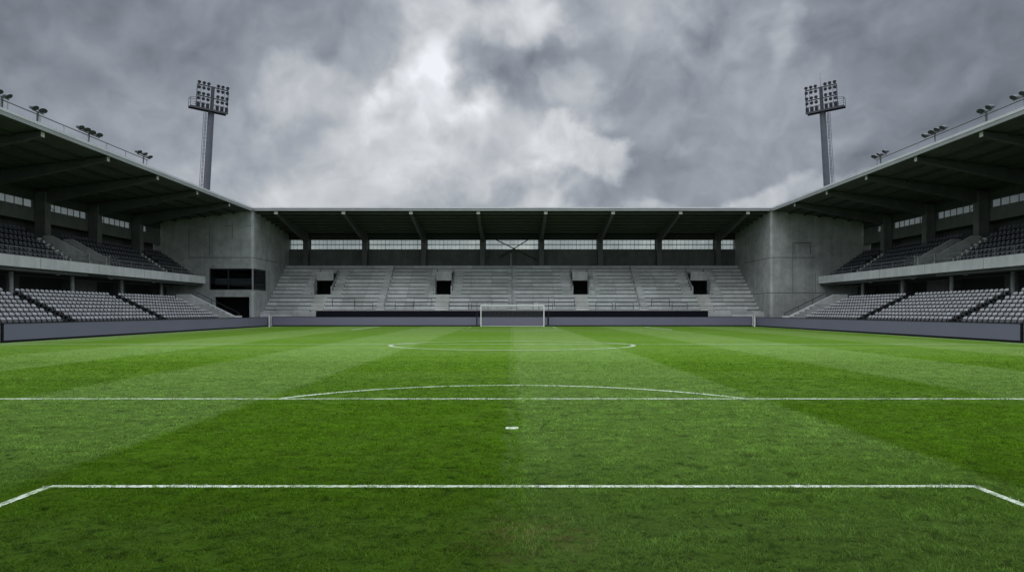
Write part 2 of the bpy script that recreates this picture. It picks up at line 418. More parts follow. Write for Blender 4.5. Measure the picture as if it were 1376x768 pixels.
sd = Vector((math.sin(az)*math.cos(el), math.cos(az)*math.cos(el), math.sin(el)))
sun.rotation_euler = sd.to_track_quat('Z', 'Y').to_euler(); sun.location = sd*60

# ------------------------------------------------------------------ ground, pitch, markings
TX = 27.6          # touchline
GY = 78.0          # far goal line
NG_Y = 0.0
struct(MB().add([(-1500,-1500,0),(1500,-1500,0),(1500,1500,0),(-1500,1500,0)], [(0,1,2,3)]).build('ground', M['asphalt']), 'dark asphalt ground around the stadium')
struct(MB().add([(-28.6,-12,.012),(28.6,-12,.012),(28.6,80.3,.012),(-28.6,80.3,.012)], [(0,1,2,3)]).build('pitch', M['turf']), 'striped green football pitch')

LW = 0.085
RD, SPOT, DOT = 5.68, 10.52, 10.28
mk = MB(); ZL = 0.018
def line(x0, y0, x1, y1, w=LW):
    d = Vector((x1-x0, y1-y0, 0)); n = Vector((-d.y, d.x, 0)).normalized()*w/2
    a, b = Vector((x0, y0, ZL)), Vector((x1, y1, ZL))
    mk.add([a-n, b-n, b+n, a+n], [(0,1,2,3)])
def arc(cx, cy, rx, ry, a0, a1, n=64, w=LW):
    for i in range(n):
        t0, t1 = a0+(a1-a0)*i/n, a0+(a1-a0)*(i+1)/n
        vs = []
        for t in (t0, t1):
            for k in (-w/2, w/2): vs.append((cx+(rx+k)*math.cos(t), cy+(ry+k)*math.sin(t), ZL))
        mk.add([vs[0], vs[1], vs[3], vs[2]], [(0,1,2,3)])
PB = 13.70; GA = 6.85
line(-15.1, PB, 15.1, PB, 0.13)
for s in (-1, 1):
    line(s*15.1, NG_Y, s*15.1, PB-0.08); line(s*4.64, NG_Y, s*4.64, GA-.06)
    line(s*15.1, GY-PB, s*15.1, GY-.06, .2); line(s*4.64, GY-6.9, s*4.64, GY-.06)
    line(s*TX, NG_Y, s*TX, GY, .14)
line(-4.64, GA, 4.64, GA)
line(-15.1, GY-PB, 15.1, GY-PB, .2); line(-4.64, GY-6.9, 4.64, GY-6.9)
line(-TX+.07, GY, TX-.07, GY); line(-TX+.07, 36.4, TX-.07, 36.4, .18)
th = math.asin((PB+.08-SPOT)/RD)
arc(0, SPOT, RD, RD, th, math.pi-th, 48, .15)
arc(0, GY-SPOT, RD, RD, -math.pi+th, -th, 48, .2)
arc(0, 35.6, 6.3, 4.75, 0, 2*math.pi, 96, .2)
mk.box(-.095, .095, DOT-.09, DOT+.09, ZL-.004, ZL)
mk.box(-.1, .1, GY-SPOT-.1, GY-SPOT+.1, ZL-.004, ZL)
struct(mk.build('pitch_markings', M['paint']), 'white painted pitch lines')

# grass blades near the camera (one object nobody could count)
def make_grass():
    parts = []
    edges = np.array([3.6, 4.6, 6, 8, 10.5, 14, 18, 24, 32])
    dens = [5200, 4600, 3600, 2500, 1700, 950, 460, 170]
    for (a, b), dn in zip(zip(edges[:-1], edges[1:]), dens):
        hw = b*0.77 + 1.0
        n = int((b-a)*2*hw*dn)
        y = rng.uniform(a, b, n); x = rng.uniform(-hw, hw, n)
        keep = np.abs(x) < y*0.77 + 0.8
        parts.append((x[keep], y[keep]))
    x = np.concatenate([p[0] for p in parts]); y = np.concatenate([p[1] for p in parts]); n = len(x)
    # tufted clumping: heights follow a lumpy field, thin gaps open between the tufts
    def vnoise(x, y, cell, seed, sx=1.0):
        r = np.random.default_rng(seed); G = r.uniform(0, 1, (512, 512))
        u = x/(cell*sx) + 1000.37; v = y/cell + 1000.71
        i = np.floor(u).astype(int); j = np.floor(v).astype(int); fu = u-i; fv = v-j
        fu = fu*fu*(3-2*fu); fv = fv*fv*(3-2*fv)
        g = lambda a, b: G[a % 512, b % 512]
        return (g(i, j)*(1-fu)+g(i+1, j)*fu)*(1-fv) + (g(i, j+1)*(1-fu)+g(i+1, j+1)*fu)*fv
    N1 = vnoise(x, y, .08, 1, 1.2); N2 = vnoise(x, y, .21, 2, 1.1); N3 = vnoise(x, y, .6, 3, 1.2); N4 = vnoise(x, y, 1.7, 4)
    Lr = N1*.34 + N2*.48 + N3*.18
    gap = (Lr < .345 + .05*(N4-.5)) & (rng.uniform(0, 1, n) < .88)
    kp = ~gap
    x, y, Lr, N3, N4 = x[kp], y[kp], Lr[kp], N3[kp], N4[kp]; n = len(x)
    L = np.clip((Lr-.5)*3.2, -1, 1.4)
    def cells(c, seed, prob, r0, r1, q0, q1):
        r = np.random.default_rng(seed); T = r.uniform(0, 1, (5, 512, 512))
        i = np.floor(x/c).astype(int) % 512; j = np.floor(y/c).astype(int) % 512
        cx = (np.floor(x/c) + .3 + .4*T[0][i, j])*c; cy = (np.floor(y/c) + .3 + .4*T[1][i, j])*c
        rx = r0 + (r1-r0)*T[2][i, j]; ry = q0 + (q1-q0)*T[3][i, j]; on = T[4][i, j] < prob
        a = ((x-cx)/rx)**2
        return on & (a + ((y-cy)/ry)**2 < 1), on & (a + ((y-cy-1.7*ry)/ry)**2 < 1)
    d1, r1_ = cells(.42, 21, .6, .04, .10, .03, .07)
    d2, r2_ = cells(.75, 22, .6, .07, .18, .05, .12)
    div = d1 | d2; rim = (r1_ | r2_) & ~div
    L = np.where(div, -1.0, np.where(rim, np.maximum(L, .3)+.45, L))
    dist = np.maximum(y, 4)
    h = (0.022 + 0.019*L)*rng.uniform(0.6, 1.35, n)
    h = np.clip(h, 0.007, 0.055)*np.clip(1.0 - (y-18)/26, .45, 1)
    # paint mask
    jx, jy = x + rng.normal(0, .009, n), y + rng.normal(0, .009, n)
    r = np.hypot(jx, jy-SPOT)
    pm = (np.abs(jy-GA) < .043) & (np.abs(jx) < 4.70)
    pm |= (np.abs(np.abs(jx)-4.64) < .043) & (jy < GA)
    pm |= (np.abs(jy-PB) < .07)
    pm |= (np.abs(r-RD) < .065) & (jy > PB)
    pm |= (np.abs(jx) < .095) & (np.abs(jy-DOT) < .09)
    pm |= (np.abs(((jx/6.3)**2+((jy-35.6)/4.75)**2)**.5 - 1) < .018)
    pm &= rng.uniform(0, 1, n) < np.clip(.55 + .75*vnoise(x, y, .22, 9), .5, .97)
    h = np.where(pm, h*.62, h)
    w = 0.0035*np.clip(dist/6, 1, 4.5)*rng.uniform(.7, 1.4, n)
    ang = rng.uniform(0, 2*np.pi, n)
    stripe = np.where(np.mod(np.floor(x/STRIPE), 2) == 0, 1.0, -1.0)
    lean_y = 0.35*stripe + rng.normal(0, .55, n); lean_x = rng.normal(0, .6, n)
    wx, wy = np.cos(ang)*w/2, np.sin(ang)*w/2
    lx, ly = lean_x*h, lean_y*h
    V = np.empty((n, 5, 3), np.float32)
    z0 = 0.010
    V[:,0] = np.stack([x-wx, y-wy, np.full(n, z0)], 1); V[:,1] = np.stack([x+wx, y+wy, np.full(n, z0)], 1)
    V[:,2] = np.stack([x+wx*.85+lx*.38, y+wy*.85+ly*.38, z0+h*.62], 1); V[:,3] = np.stack([x-wx*.85+lx*.38, y-wy*.85+ly*.38, z0+h*.62], 1)
    V[:,4] = np.stack([x+lx, y+ly, z0+h], 1)
    base = (np.arange(n)*5)[:, None]
    q = base + np.array([0,1,2,3]); t = base + np.array([3,2,4])
    loops = np.concatenate([q, t], 1).reshape(-1).astype(np.int32)
    starts = (np.arange(n)[:, None]*7 + np.array([0, 4])).reshape(-1).astype(np.int32)
    me = bpy.data.meshes.new('grass')
    me.vertices.add(n*5); me.vertices.foreach_set('co', V.reshape(-1))
    me.loops.add(n*7); me.loops.foreach_set('vertex_index', loops)
    me.polygons.add(n*2); me.polygons.foreach_set('loop_start', starts)
    me.update(calc_edges=True)
    def att(name, arr):
        a = me.attributes.new(name, 'FLOAT', 'POINT'); a.data.foreach_set('value', arr.astype(np.float32))
    att('paint', np.repeat(pm.astype(np.float32), 5))
    att('tip', np.tile(np.array([0, 0, .62, .62, 1.0]), n))
    att('tone', np.repeat(np.where(div, .0, np.clip(rng.normal(.5, .18, n) + .36*L, 0.05, 1)), 5))  # hollows and divots get a darker tone for their shade
    me.materials.append(M['blade'])
    o = bpy.data.objects.new('grass', me); COL.objects.link(o)
    tag(o, 'short green mown grass blades covering the near half of the pitch', 'grass', kind='stuff')
make_grass()

# ------------------------------------------------------------------ seats
def seat_parts():
    """a moulded stadium seat facing +X, origin on the tread under the backrest"""
    back = MB(); n = 6
    zs = (0.38, 0.52, 0.64, 0.655, 0.72, 0.775, 0.80)
    hws = (0.16, 0.175, 0.18, 0.185, 0.185, 0.15, 0.09)
    nz = len(zs); vs = []
    for face in (0, 1):
        for z, hw in zip(zs, hws):
            for i in range(n+1):
                t = i/n*2-1
                vs.append((-0.02 - 0.14*(z-.36)/.44 + 0.06*t*t*(hw/.2) - face*0.03, t*hw, z - .012*t*t))
    m = nz*(n+1); fl = []; fd = []
    for j in range(nz-1):
        for i in range(n):
            a = j*(n+1)+i
            (fd if j < 3 else fl).extend([(a, a+1, a+n+2, a+n+1), (m+a, m+a+n+1, m+a+n+2, m+a+1)])
        a = j*(n+1); b = a+n
        (fd if j < 3 else fl).extend([(a, a+n+1, m+a+n+1, m+a), (b, m+b, m+b+n+1, b+n+1)])
    for i in range(n):
        fd.append((i, m+i, m+i+1, i+1)); k = (nz-1)*(n+1)+i; fl.append((k, k+1, m+k+1, m+k))
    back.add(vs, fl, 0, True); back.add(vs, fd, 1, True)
    pan = MB()
    prof = [(-0.01, .37), (.10, .385), (.24, .40), (.34, .42), (.37, .405), (.37, .385), (.33, .375), (.2, .35), (-0.01, .335)]
    pan.prism(prof, 'y', -.195, .195, 0)
    pan.box(.02, .28, -.03, .03, .12, .345, 1)
    pan.box(-.02, .10, -.16, .16, .20, .25, 1)
    return back, pan
SB, SP = seat_parts()

ONES = ['', 'first', 'second', 'third', 'fourth', 'fifth', 'sixth', 'seventh', 'eighth', 'ninth', 'tenth', 'eleventh', 'twelfth', 'thirteenth',
        'fourteenth', 'fifteenth', 'sixteenth', 'seventeenth', 'eighteenth', 'nineteenth']
def ordn(n):
    if n < 20: return ONES[n]
    t, o = divmod(n, 10)
    T = {2: 'twent', 3: 'thirt', 4: 'fort', 5: 'fift', 6: 'sixt', 7: 'sevent', 8: 'eight'}[t]
    return T + 'ieth' if o == 0 else T + 'y-' + ONES[o]
SIDE = {-1: 'left', 1: 'right'}

LOWX, LOWT, LOWZ, LOWR, LOWN = 29.75, 0.56, 0.62, 0.275, 8
UPX, UPT, UPZ, UPR, UPN = 36.95, 0.76, 5.52, 0.52, 6
AISLES_LOW = (34.0, 46.3, 58.6)
AISLES_UP = (58.6, 75.0)
WELL = (59.5, 62.4)
Y0 = 24.0

def place_seats(tier):
    spots = []
    for s in (-1, 1):
        nrow = LOWN if tier == 'lower' else UPN
        for r in range(nrow):
            if tier == 'lower':
                x = LOWX + LOWT*r + 0.36; z = LOWZ + LOWR*r
                blocks = [(AISLES_LOW[0]+.55, AISLES_LOW[1]-.55, -1), (AISLES_LOW[1]+.55, AISLES_LOW[2]-.55, 1), (AISLES_LOW[2]+.55, 70.6 - 0.15*r, 1), (Y0, AISLES_LOW[0]-.55, -1)]
            else:
                x = UPX + UPT*r + 0.55; z = UPZ + UPR*r
                blocks = [(Y0+4, AISLES_UP[0]-.55, -1), (WELL[1]+.25, AISLES_UP[1]-.55, 1), (AISLES_UP[1]+.55, 81.0 - 0.0*r, 1)]
                if r >= 5: pass
            for bi, (a, b, di) in enumerate(blocks):
                n = int((b-a)/0.5)
                for i in range(n):
                    y = (a + .25 + i*0.5) if di == 1 else (b - .25 - i*0.5)
                    px = 688 + s*x*F/y
                    spots.append((y, s, r, bi, i+1, x, z, -3 < px < 1379))
    vis = sorted([q for q in spots if q[-1]], key=lambda q: math.hypot(q[0], q[5]))
    if tier == 'lower':
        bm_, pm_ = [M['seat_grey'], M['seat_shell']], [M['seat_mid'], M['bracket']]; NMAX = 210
        bn = ('near', 'middle', 'far'); base = 'light grey seat'; name = 'stadium_seat'
        grp = 'light grey seats of the lower tiers'
    else:
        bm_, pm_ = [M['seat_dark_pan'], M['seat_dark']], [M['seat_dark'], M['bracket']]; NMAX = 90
        bn = ('near', 'middle', 'far'); base = 'black seat'; name = 'stadium_seat'
        grp = 'black seats of the upper tiers'
    near = vis[:NMAX]; nearset = set((q[1], q[2], q[3], q[4]) for q in near)
    rest = [q for q in spots if (q[1], q[2], q[3], q[4]) not in nearset]
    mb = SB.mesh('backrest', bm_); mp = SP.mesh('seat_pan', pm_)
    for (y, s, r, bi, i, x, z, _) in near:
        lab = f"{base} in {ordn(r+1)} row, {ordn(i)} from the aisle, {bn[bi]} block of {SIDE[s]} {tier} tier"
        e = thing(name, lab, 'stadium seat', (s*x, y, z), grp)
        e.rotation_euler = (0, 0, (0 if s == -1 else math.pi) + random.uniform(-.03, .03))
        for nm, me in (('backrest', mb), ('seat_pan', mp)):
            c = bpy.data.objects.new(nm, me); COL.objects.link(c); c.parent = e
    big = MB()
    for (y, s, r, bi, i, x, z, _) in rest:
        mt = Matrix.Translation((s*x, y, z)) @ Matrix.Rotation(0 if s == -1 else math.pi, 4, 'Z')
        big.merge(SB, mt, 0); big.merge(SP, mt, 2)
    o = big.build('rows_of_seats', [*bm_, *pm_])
    tag(o, 'rows of light grey plastic seats further back in both lower tiers' if tier == 'lower' else
        'rows of black plastic seats further back in both upper tiers', 'seating', grp, 'stuff')

# ------------------------------------------------------------------ side stands
YA, YB = -15.0, 81.6
BEAM_Y = [-6.9, 0.6, 8.1, 15.6, 23.1, 30.6, 38.1, 45.6, 53.0, 60.4, 68.0, 75.7]
RX0, RX1 = 31.0, 44.0
def side_stand(s):
    nm = SIDE[s]
    T = thing('grandstand', {-1: 'two-tier covered grandstand along the left touchline, grey seats below and black above',
                             1: 'two-tier covered grandstand along the right touchline, grey seats below and black above'}[s],
              'grandstand', (s*30, 56, 0), 'grandstands along the touchlines')
    X = lambda a: s*a
    # lower terrace
    b = MB()
    for r in range(LOWN):
        x0, x1 = LOWX + LOWT*r, LOWX + LOWT*(r+1) if r < LOWN-1 else 41.8
        z = LOWZ + LOWR*r
        b.box(X(x0), X(x1), YA, 76.0, 0.0 if r == 0 else z-LOWR-.08, z)
    b.box(X(LOWX-.35), X(LOWX-.002), YA, 79.8, 0, .95)      # low front wall
    b.build('lower_terrace', M['riser'], T)
    # aisles of lower tier
    for ya in AISLES_LOW:
        a = MB()
        for r in range(LOWN):
            x0 = LOWX + LOWT*r; z = LOWZ + LOWR*r
            a.box(X(x0-.26), X(x0-.004), ya-.5, ya+.5, z-LOWR+.003, z-LOWR/2)
        a.build('aisle_steps', M['concrete_dark'], T)
        for yy in (ya-.5, ya+.5):
            h = MB()
            for r in range(LOWN):
                x0 = LOWX + LOWT*r+.25; z = LOWZ + LOWR*r
                h.box(X(x0-.1), X(x0+.1), yy-.03, yy+.03, z+.1, z+.62)
                h.box(X(x0-.04), X(x0+.30), yy-.03, yy+.03, z+.36, z+.5)
                h.box(X(x0-.1), X(x0-.02), yy-.02, yy+.02, z-.15, z+.1)
            h.build('aisle_barrier', M['rail_dark'], T)
    # sloping parapet that closes the lower tier next to the corner tower
    p = MB()
    p.prism([(X(30.2), 0), (X(30.2), 1.28), (X(31.0), 1.28), (X(35.9), 3.66), (X(37.4), 3.66), (X(37.4), 0)], 'y', 76.03, 76.35)
    p.build('stair_parapet', M['concrete_front'], T)
    hr = MB(); hr.tube((X(31.0), 77.6, 1.55), (X(35.8), 77.6, 3.9), .035, 6)
    for t in (0, .33, .66, 1): hr.tube((X(31.0+4.8*t), 77.6, 0.3), (X(31+4.8*t), 77.6, 1.55+2.35*t), .025, 5)
    hr.build('stair_handrail', M['rail_dark'], T)
    st = MB()
    for k in range(9): st.box(X(31.2+.55*k), X(31.2+.55*(k+1)), 76.36, 79.0, 0 if k == 0 else .25+.3*k-.3, .25+.3*k)
    st.build('stairs', M['concrete_dark'], T)
    # upper tier
    b = MB()
    for r in range(UPN):
        x0 = UPX + UPT*r; x1 = UPX + UPT*(r+1) if r < UPN-1 else 43.2; z = UPZ + UPR*r
        for ya, yb in ((YA, WELL[0]), (WELL[1], 81.65)):
            b.box(X(x0), X(x1), ya, yb, z-UPR-.18, z)
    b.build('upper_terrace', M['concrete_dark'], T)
    b = MB()
    b.box(X(36.66), X(UPX-.003), YA, 81.65, 5.08, 5.93)
    for k in range(int((81-YA)/7.5)+1): b.box(X(36.655), X(36.665), YA+.6+7.5*k, YA+.63+7.5*k, 5.09, 5.92, 1)
    b.build('balcony_front', [M['concrete_front'], M['joint']], T)
    b = MB(); b.box(X(UPX+.01), X(43.5), YA, 81.6, 4.86, 5.06); b.build('upper_tier_slab', M['gap'], T)
    # upper entrance: two sloping cheek walls with a flight between
    for y0, y1 in ((WELL[0], WELL[0]+.22), (WELL[1]-.22, WELL[1])):
        w = MB(); w.prism([(X(36.98), 5.0), (X(36.98), 6.75), (X(37.3), 6.8), (X(40.1), 8.35), (X(40.9), 8.35), (X(40.9), 5.0)], 'y', y0, y1)
        w.build('entrance_cheek_wall', M['concrete'], T)
    f = MB()
    for k in range(9): f.box(X(37.0+.42*k), X(37.0+.42*(k+1)), WELL[0]+.225, WELL[1]-.225, 5.0, 5.5+.28*k)
    f.build('entrance_stairs', M['concrete'], T)
    g_ = MB()
    for z in (6.35, 6.75): g_.tube((X(36.85), WELL[0]-1.5, z), (X(36.85), WELL[1]+1.5, z), .025, 6)
    for yy in (WELL[0]-.05, WELL[1]+.05): g_.box(X(36.8), X(36.92), yy-.05, yy+.05, 5.93, 6.85)
    g_.build('entrance_gate_rail', M['rail'], T)
    for ya in AISLES_UP:
        a = MB()
        for r in range(UPN):
            x0 = UPX + UPT*r; z = UPZ + UPR*r
            if r: a.box(X(x0-.34), X(x0-.004), ya-.5, ya+.5, z-UPR+.003, z-UPR/2)
            a.box(X(x0-.006), X(x0-.004) , ya-.5, ya+.5, z-UPR/2, z-.01) if r else None
        a.build('aisle_steps', M['step'], T)
    fr = MB()
    for z in (6.22, 6.58):
        for ya, yb in ((YA, WELL[0]-.2), (WELL[1]+.2, 80.5)): fr.tube((X(36.8), ya, z), (X(36.8), yb, z), .025, 6)
    y = 20.0
    while y < 80:
        if not WELL[0]-.3 < y < WELL[1]+.3: fr.tube((X(36.8), y, 5.93), (X(36.8), y, 6.58), .022, 5)
        y += 2.0
    fr.build('front_railing', M['rail'], T)
    # concourse columns, back walls
    for y in BEAM_Y:
        c = MB(); c.tube((X(38.9), y, 2.55), (X(38.9), y, 4.85), .16, 16); c.build('concourse_column', M['concrete'], T)
    w = MB(); w.box(X(41.3), X(41.6), YA, 81.6, 2.5, 4.75)
    for k, (ya, yb) in enumerate(((47, 49.4), (54.5, 56), (62.5, 65.8), (70, 71.3), (77.5, 78.6))):
        w.box(X(40.0+.4*(k % 2)), X(41.28), ya, yb, 2.5, 4.74, 1)
    w.build('concourse_wall', [M['gap'], M['concrete_dark']], T)
    for y in (42.0, 49.3, 56.7, 64.2, 71.8):
        l = MB(); l.lathe((X(37.7), y, 4.86), (0, 0, -1), [(0, .16), (.05, .18), (.09, .12)], 10); l.build('ceiling_lamp', M['tip'], T)
    w = MB(); w.box(X(43.2), X(43.5), YA, 81.6, 7.9, 12.4); w.build('back_wall', M['gap'], T) if False else None
    w = MB()
    w.box(X(42.0), X(42.25), YA, 81.6, 9.68, 10.82, 0)
    w.box(X(42.9), X(43.1), YA, 81.6, 5.0, 9.9, 1)
    w.box(X(42.26), X(43.1), YA, 81.6, 9.9, 10.1, 1)
    w.box(X(42.02), X(42.25), YA, 81.6, 11.55, 12.6, 1)
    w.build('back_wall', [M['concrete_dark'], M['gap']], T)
    # window strips between the columns
    for k in range(len(BEAM_Y)):
        y0 = BEAM_Y[k] + .55; y1 = (BEAM_Y[k+1] - .55) if k+1 < len(BEAM_Y) else 78.6
        wn = MB()
        wn.box(X(42.06), X(42.18), y0, y1, 10.823, 10.88); wn.box(X(42.06), X(42.18), y0, y1, 11.5, 11.547)
        n = max(2, round((y1-y0)/1.0))
        for i in range(n+1):
            yy = y0+(y1-y0)*i/n; tk = .08 if i in (1, n-1) else .02
            wn.box(X(42.08), X(42.16), yy-tk/2, yy+tk/2, 10.88, 11.5)
        if k != len(BEAM_Y)-1:
            wn.bar((X(42.1), y0+.9, 11.45), (X(42.1), y0+1.9, 10.95), .03, .05)
        o = wn.build('window', M['steel_dark'], T)
        pn = MB(); pn.box(X(42.115), X(42.125), y0+.02, y1-.02, 10.88, 11.5); pn.build('pane', M['pane_dim'], o)
        # blank piers either side of the strip
    for y in BEAM_Y:
        pr = MB(); pr.box(X(42.03), X(42.2), y-.545, y+.545, 10.823, 11.547); pr.build('window_pier', M['concrete_dark'], T)
    pr = MB(); pr.box(X(42.03), X(42.2), 78.61, 81.6, 10.823, 11.547); pr.build('window_pier', M['concrete_dark'], T)
    for y in BEAM_Y:
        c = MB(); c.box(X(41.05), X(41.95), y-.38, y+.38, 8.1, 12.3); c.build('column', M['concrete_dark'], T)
    # roof
    ro = MB()
    ro.prism([(X(RX0+.12), 14.05), (X(RX0+.12), 13.86), (X(43.8), 12.25), (X(43.8), 13.2)], 'y', YA, 95.9)
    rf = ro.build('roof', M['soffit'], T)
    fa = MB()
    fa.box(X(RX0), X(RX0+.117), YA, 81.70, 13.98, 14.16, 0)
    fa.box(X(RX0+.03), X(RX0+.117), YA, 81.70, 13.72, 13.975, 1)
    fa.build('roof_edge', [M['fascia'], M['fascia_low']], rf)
    pu = MB()
    for k in range(1, 7):
        x = RX0 + .4 + 1.75*k; z = 13.86 - (x-RX0-.12)*(1.61/12.68)
        pu.box(X(x-.07), X(x+.07), YA, 81.6, z-.22, z-.01)
    pu.build('purlins', M['purlin'], rf)
    for y in BEAM_Y:
        be = MB()
        be.prism([(X(RX0+.35), 13.78), (X(RX0+.35), 13.42), (X(41.0), 11.35), (X(41.9), 11.35), (X(41.9), 12.43)], 'y', y-.17, y+.17, 0)
        be.box(X(RX0+.335), X(RX0+.349), y-.18, y+.18, 13.40, 13.74, 1)
        be.build('roof_beam', [M['beam'], M['tip']], T)
    # roof-edge safety rail (things standing on the roof)
    end = 58.6
    rail_o = (X(RX0+.25), 45, 14.15)
    RR = thing('roof_railing', f'thin steel safety rail along the {nm} stand roof edge, carrying floodlights', 'railing', rail_o, 'roof edge railings')
    q = MB(); q.tube((X(RX0+.25), 20.0, 14.72), (X(RX0+.25), end, 14.72), .035, 8); q.build('top_rail', M['steel_dark'], RR)
    for yy in (31.9, 34.6, 37.2, 39.8, 42.3, 45.2, 47.6, 50.3, 52.6, 55.2, 58.4):
        q = MB(); q.bar((X(RX0+.25), yy, 14.05), (X(RX0+.25), yy, 14.70), .05, .05); q.build('post', M['steel_grey'], RR)
    # floodlight clusters
    cl = [('four', [49.5, 50.2, 50.85, 51.7]), ('three', [57.2, 58.1, 58.9]), ('pair', [44.7, 45.5])]
    cl.append(('pair', [41.55, 42.35]) if s == -1 else ('three', [40.9, 41.7, 42.5]))
    lab = {0: f'row of four small floodlights on the {nm} roof rail', 1: f'row of three floodlights at far end of the {nm} roof rail',
           2: f'pair of floodlights on the {nm} roof rail, second from the frame edge', 3: f'floodlights on the {nm} roof rail, cut by the frame edge'}
    for k, (cnt, ys) in enumerate(cl):
        yc = sum(ys)/len(ys)
        C = thing('floodlight_cluster', lab[k], 'floodlights', (X(RX0+.3), yc, 14.1), 'floodlight clusters along the roof edges')
        p = MB(); p.bar((X(RX0+.32), yc-.12, 14.06), (X(RX0+.32), yc-.05, 14.95), .06, .06); p.bar((X(RX0+.55), yc+.3, 14.06), (X(RX0+.32), yc+.05, 14.9), .05, .05)
        p.bar((X(RX0+.32), ys[0]-.15, 14.92), (X(RX0+.32), ys[-1]+.15, 14.92), .06, .06)
        p.build('stand', M['steel_dark'], C)
        for j, yy in enumerate(ys):
            z = 15.12 + random.uniform(-.04, .05)
            d = Vector((-s*1.0, random.uniform(-.25, .35), -.30)).normalized()
            c = Vector((X(RX0+.32), yy, z))
            d = Vector((-s*1.0, random.uniform(-.5, .2), -.55)).normalized()
            fl = Matrix.Translation(c) @ Matrix.Rotation(random.uniform(-.2, .2), 4, 'X') @ Matrix.Diagonal((1.0, .85, .52, 1)) @ Matrix.Translation(-c)
            l = MB(); l.lathe(c - d*.26, d, [(0, .10), (.05, .19), (.20, .25), (.38, .29), (.42, .29)], 12).xform(fl)
            l.bar((X(RX0+.32), yy, 14.93), c - Vector((0, 0, .1)), .05, .05)
            lo = l.build('lamp', M['lamp_grey'], C)
            gsh = MB(); gsh.lathe(c + d*.163, d, [(0, .26), (.012, .26)], 12).xform(fl); gsh.build('lens', M['glass_lamp'], lo)
for s in (-1, 1): side_stand(s)
place_seats('lower'); place_seats('upper')

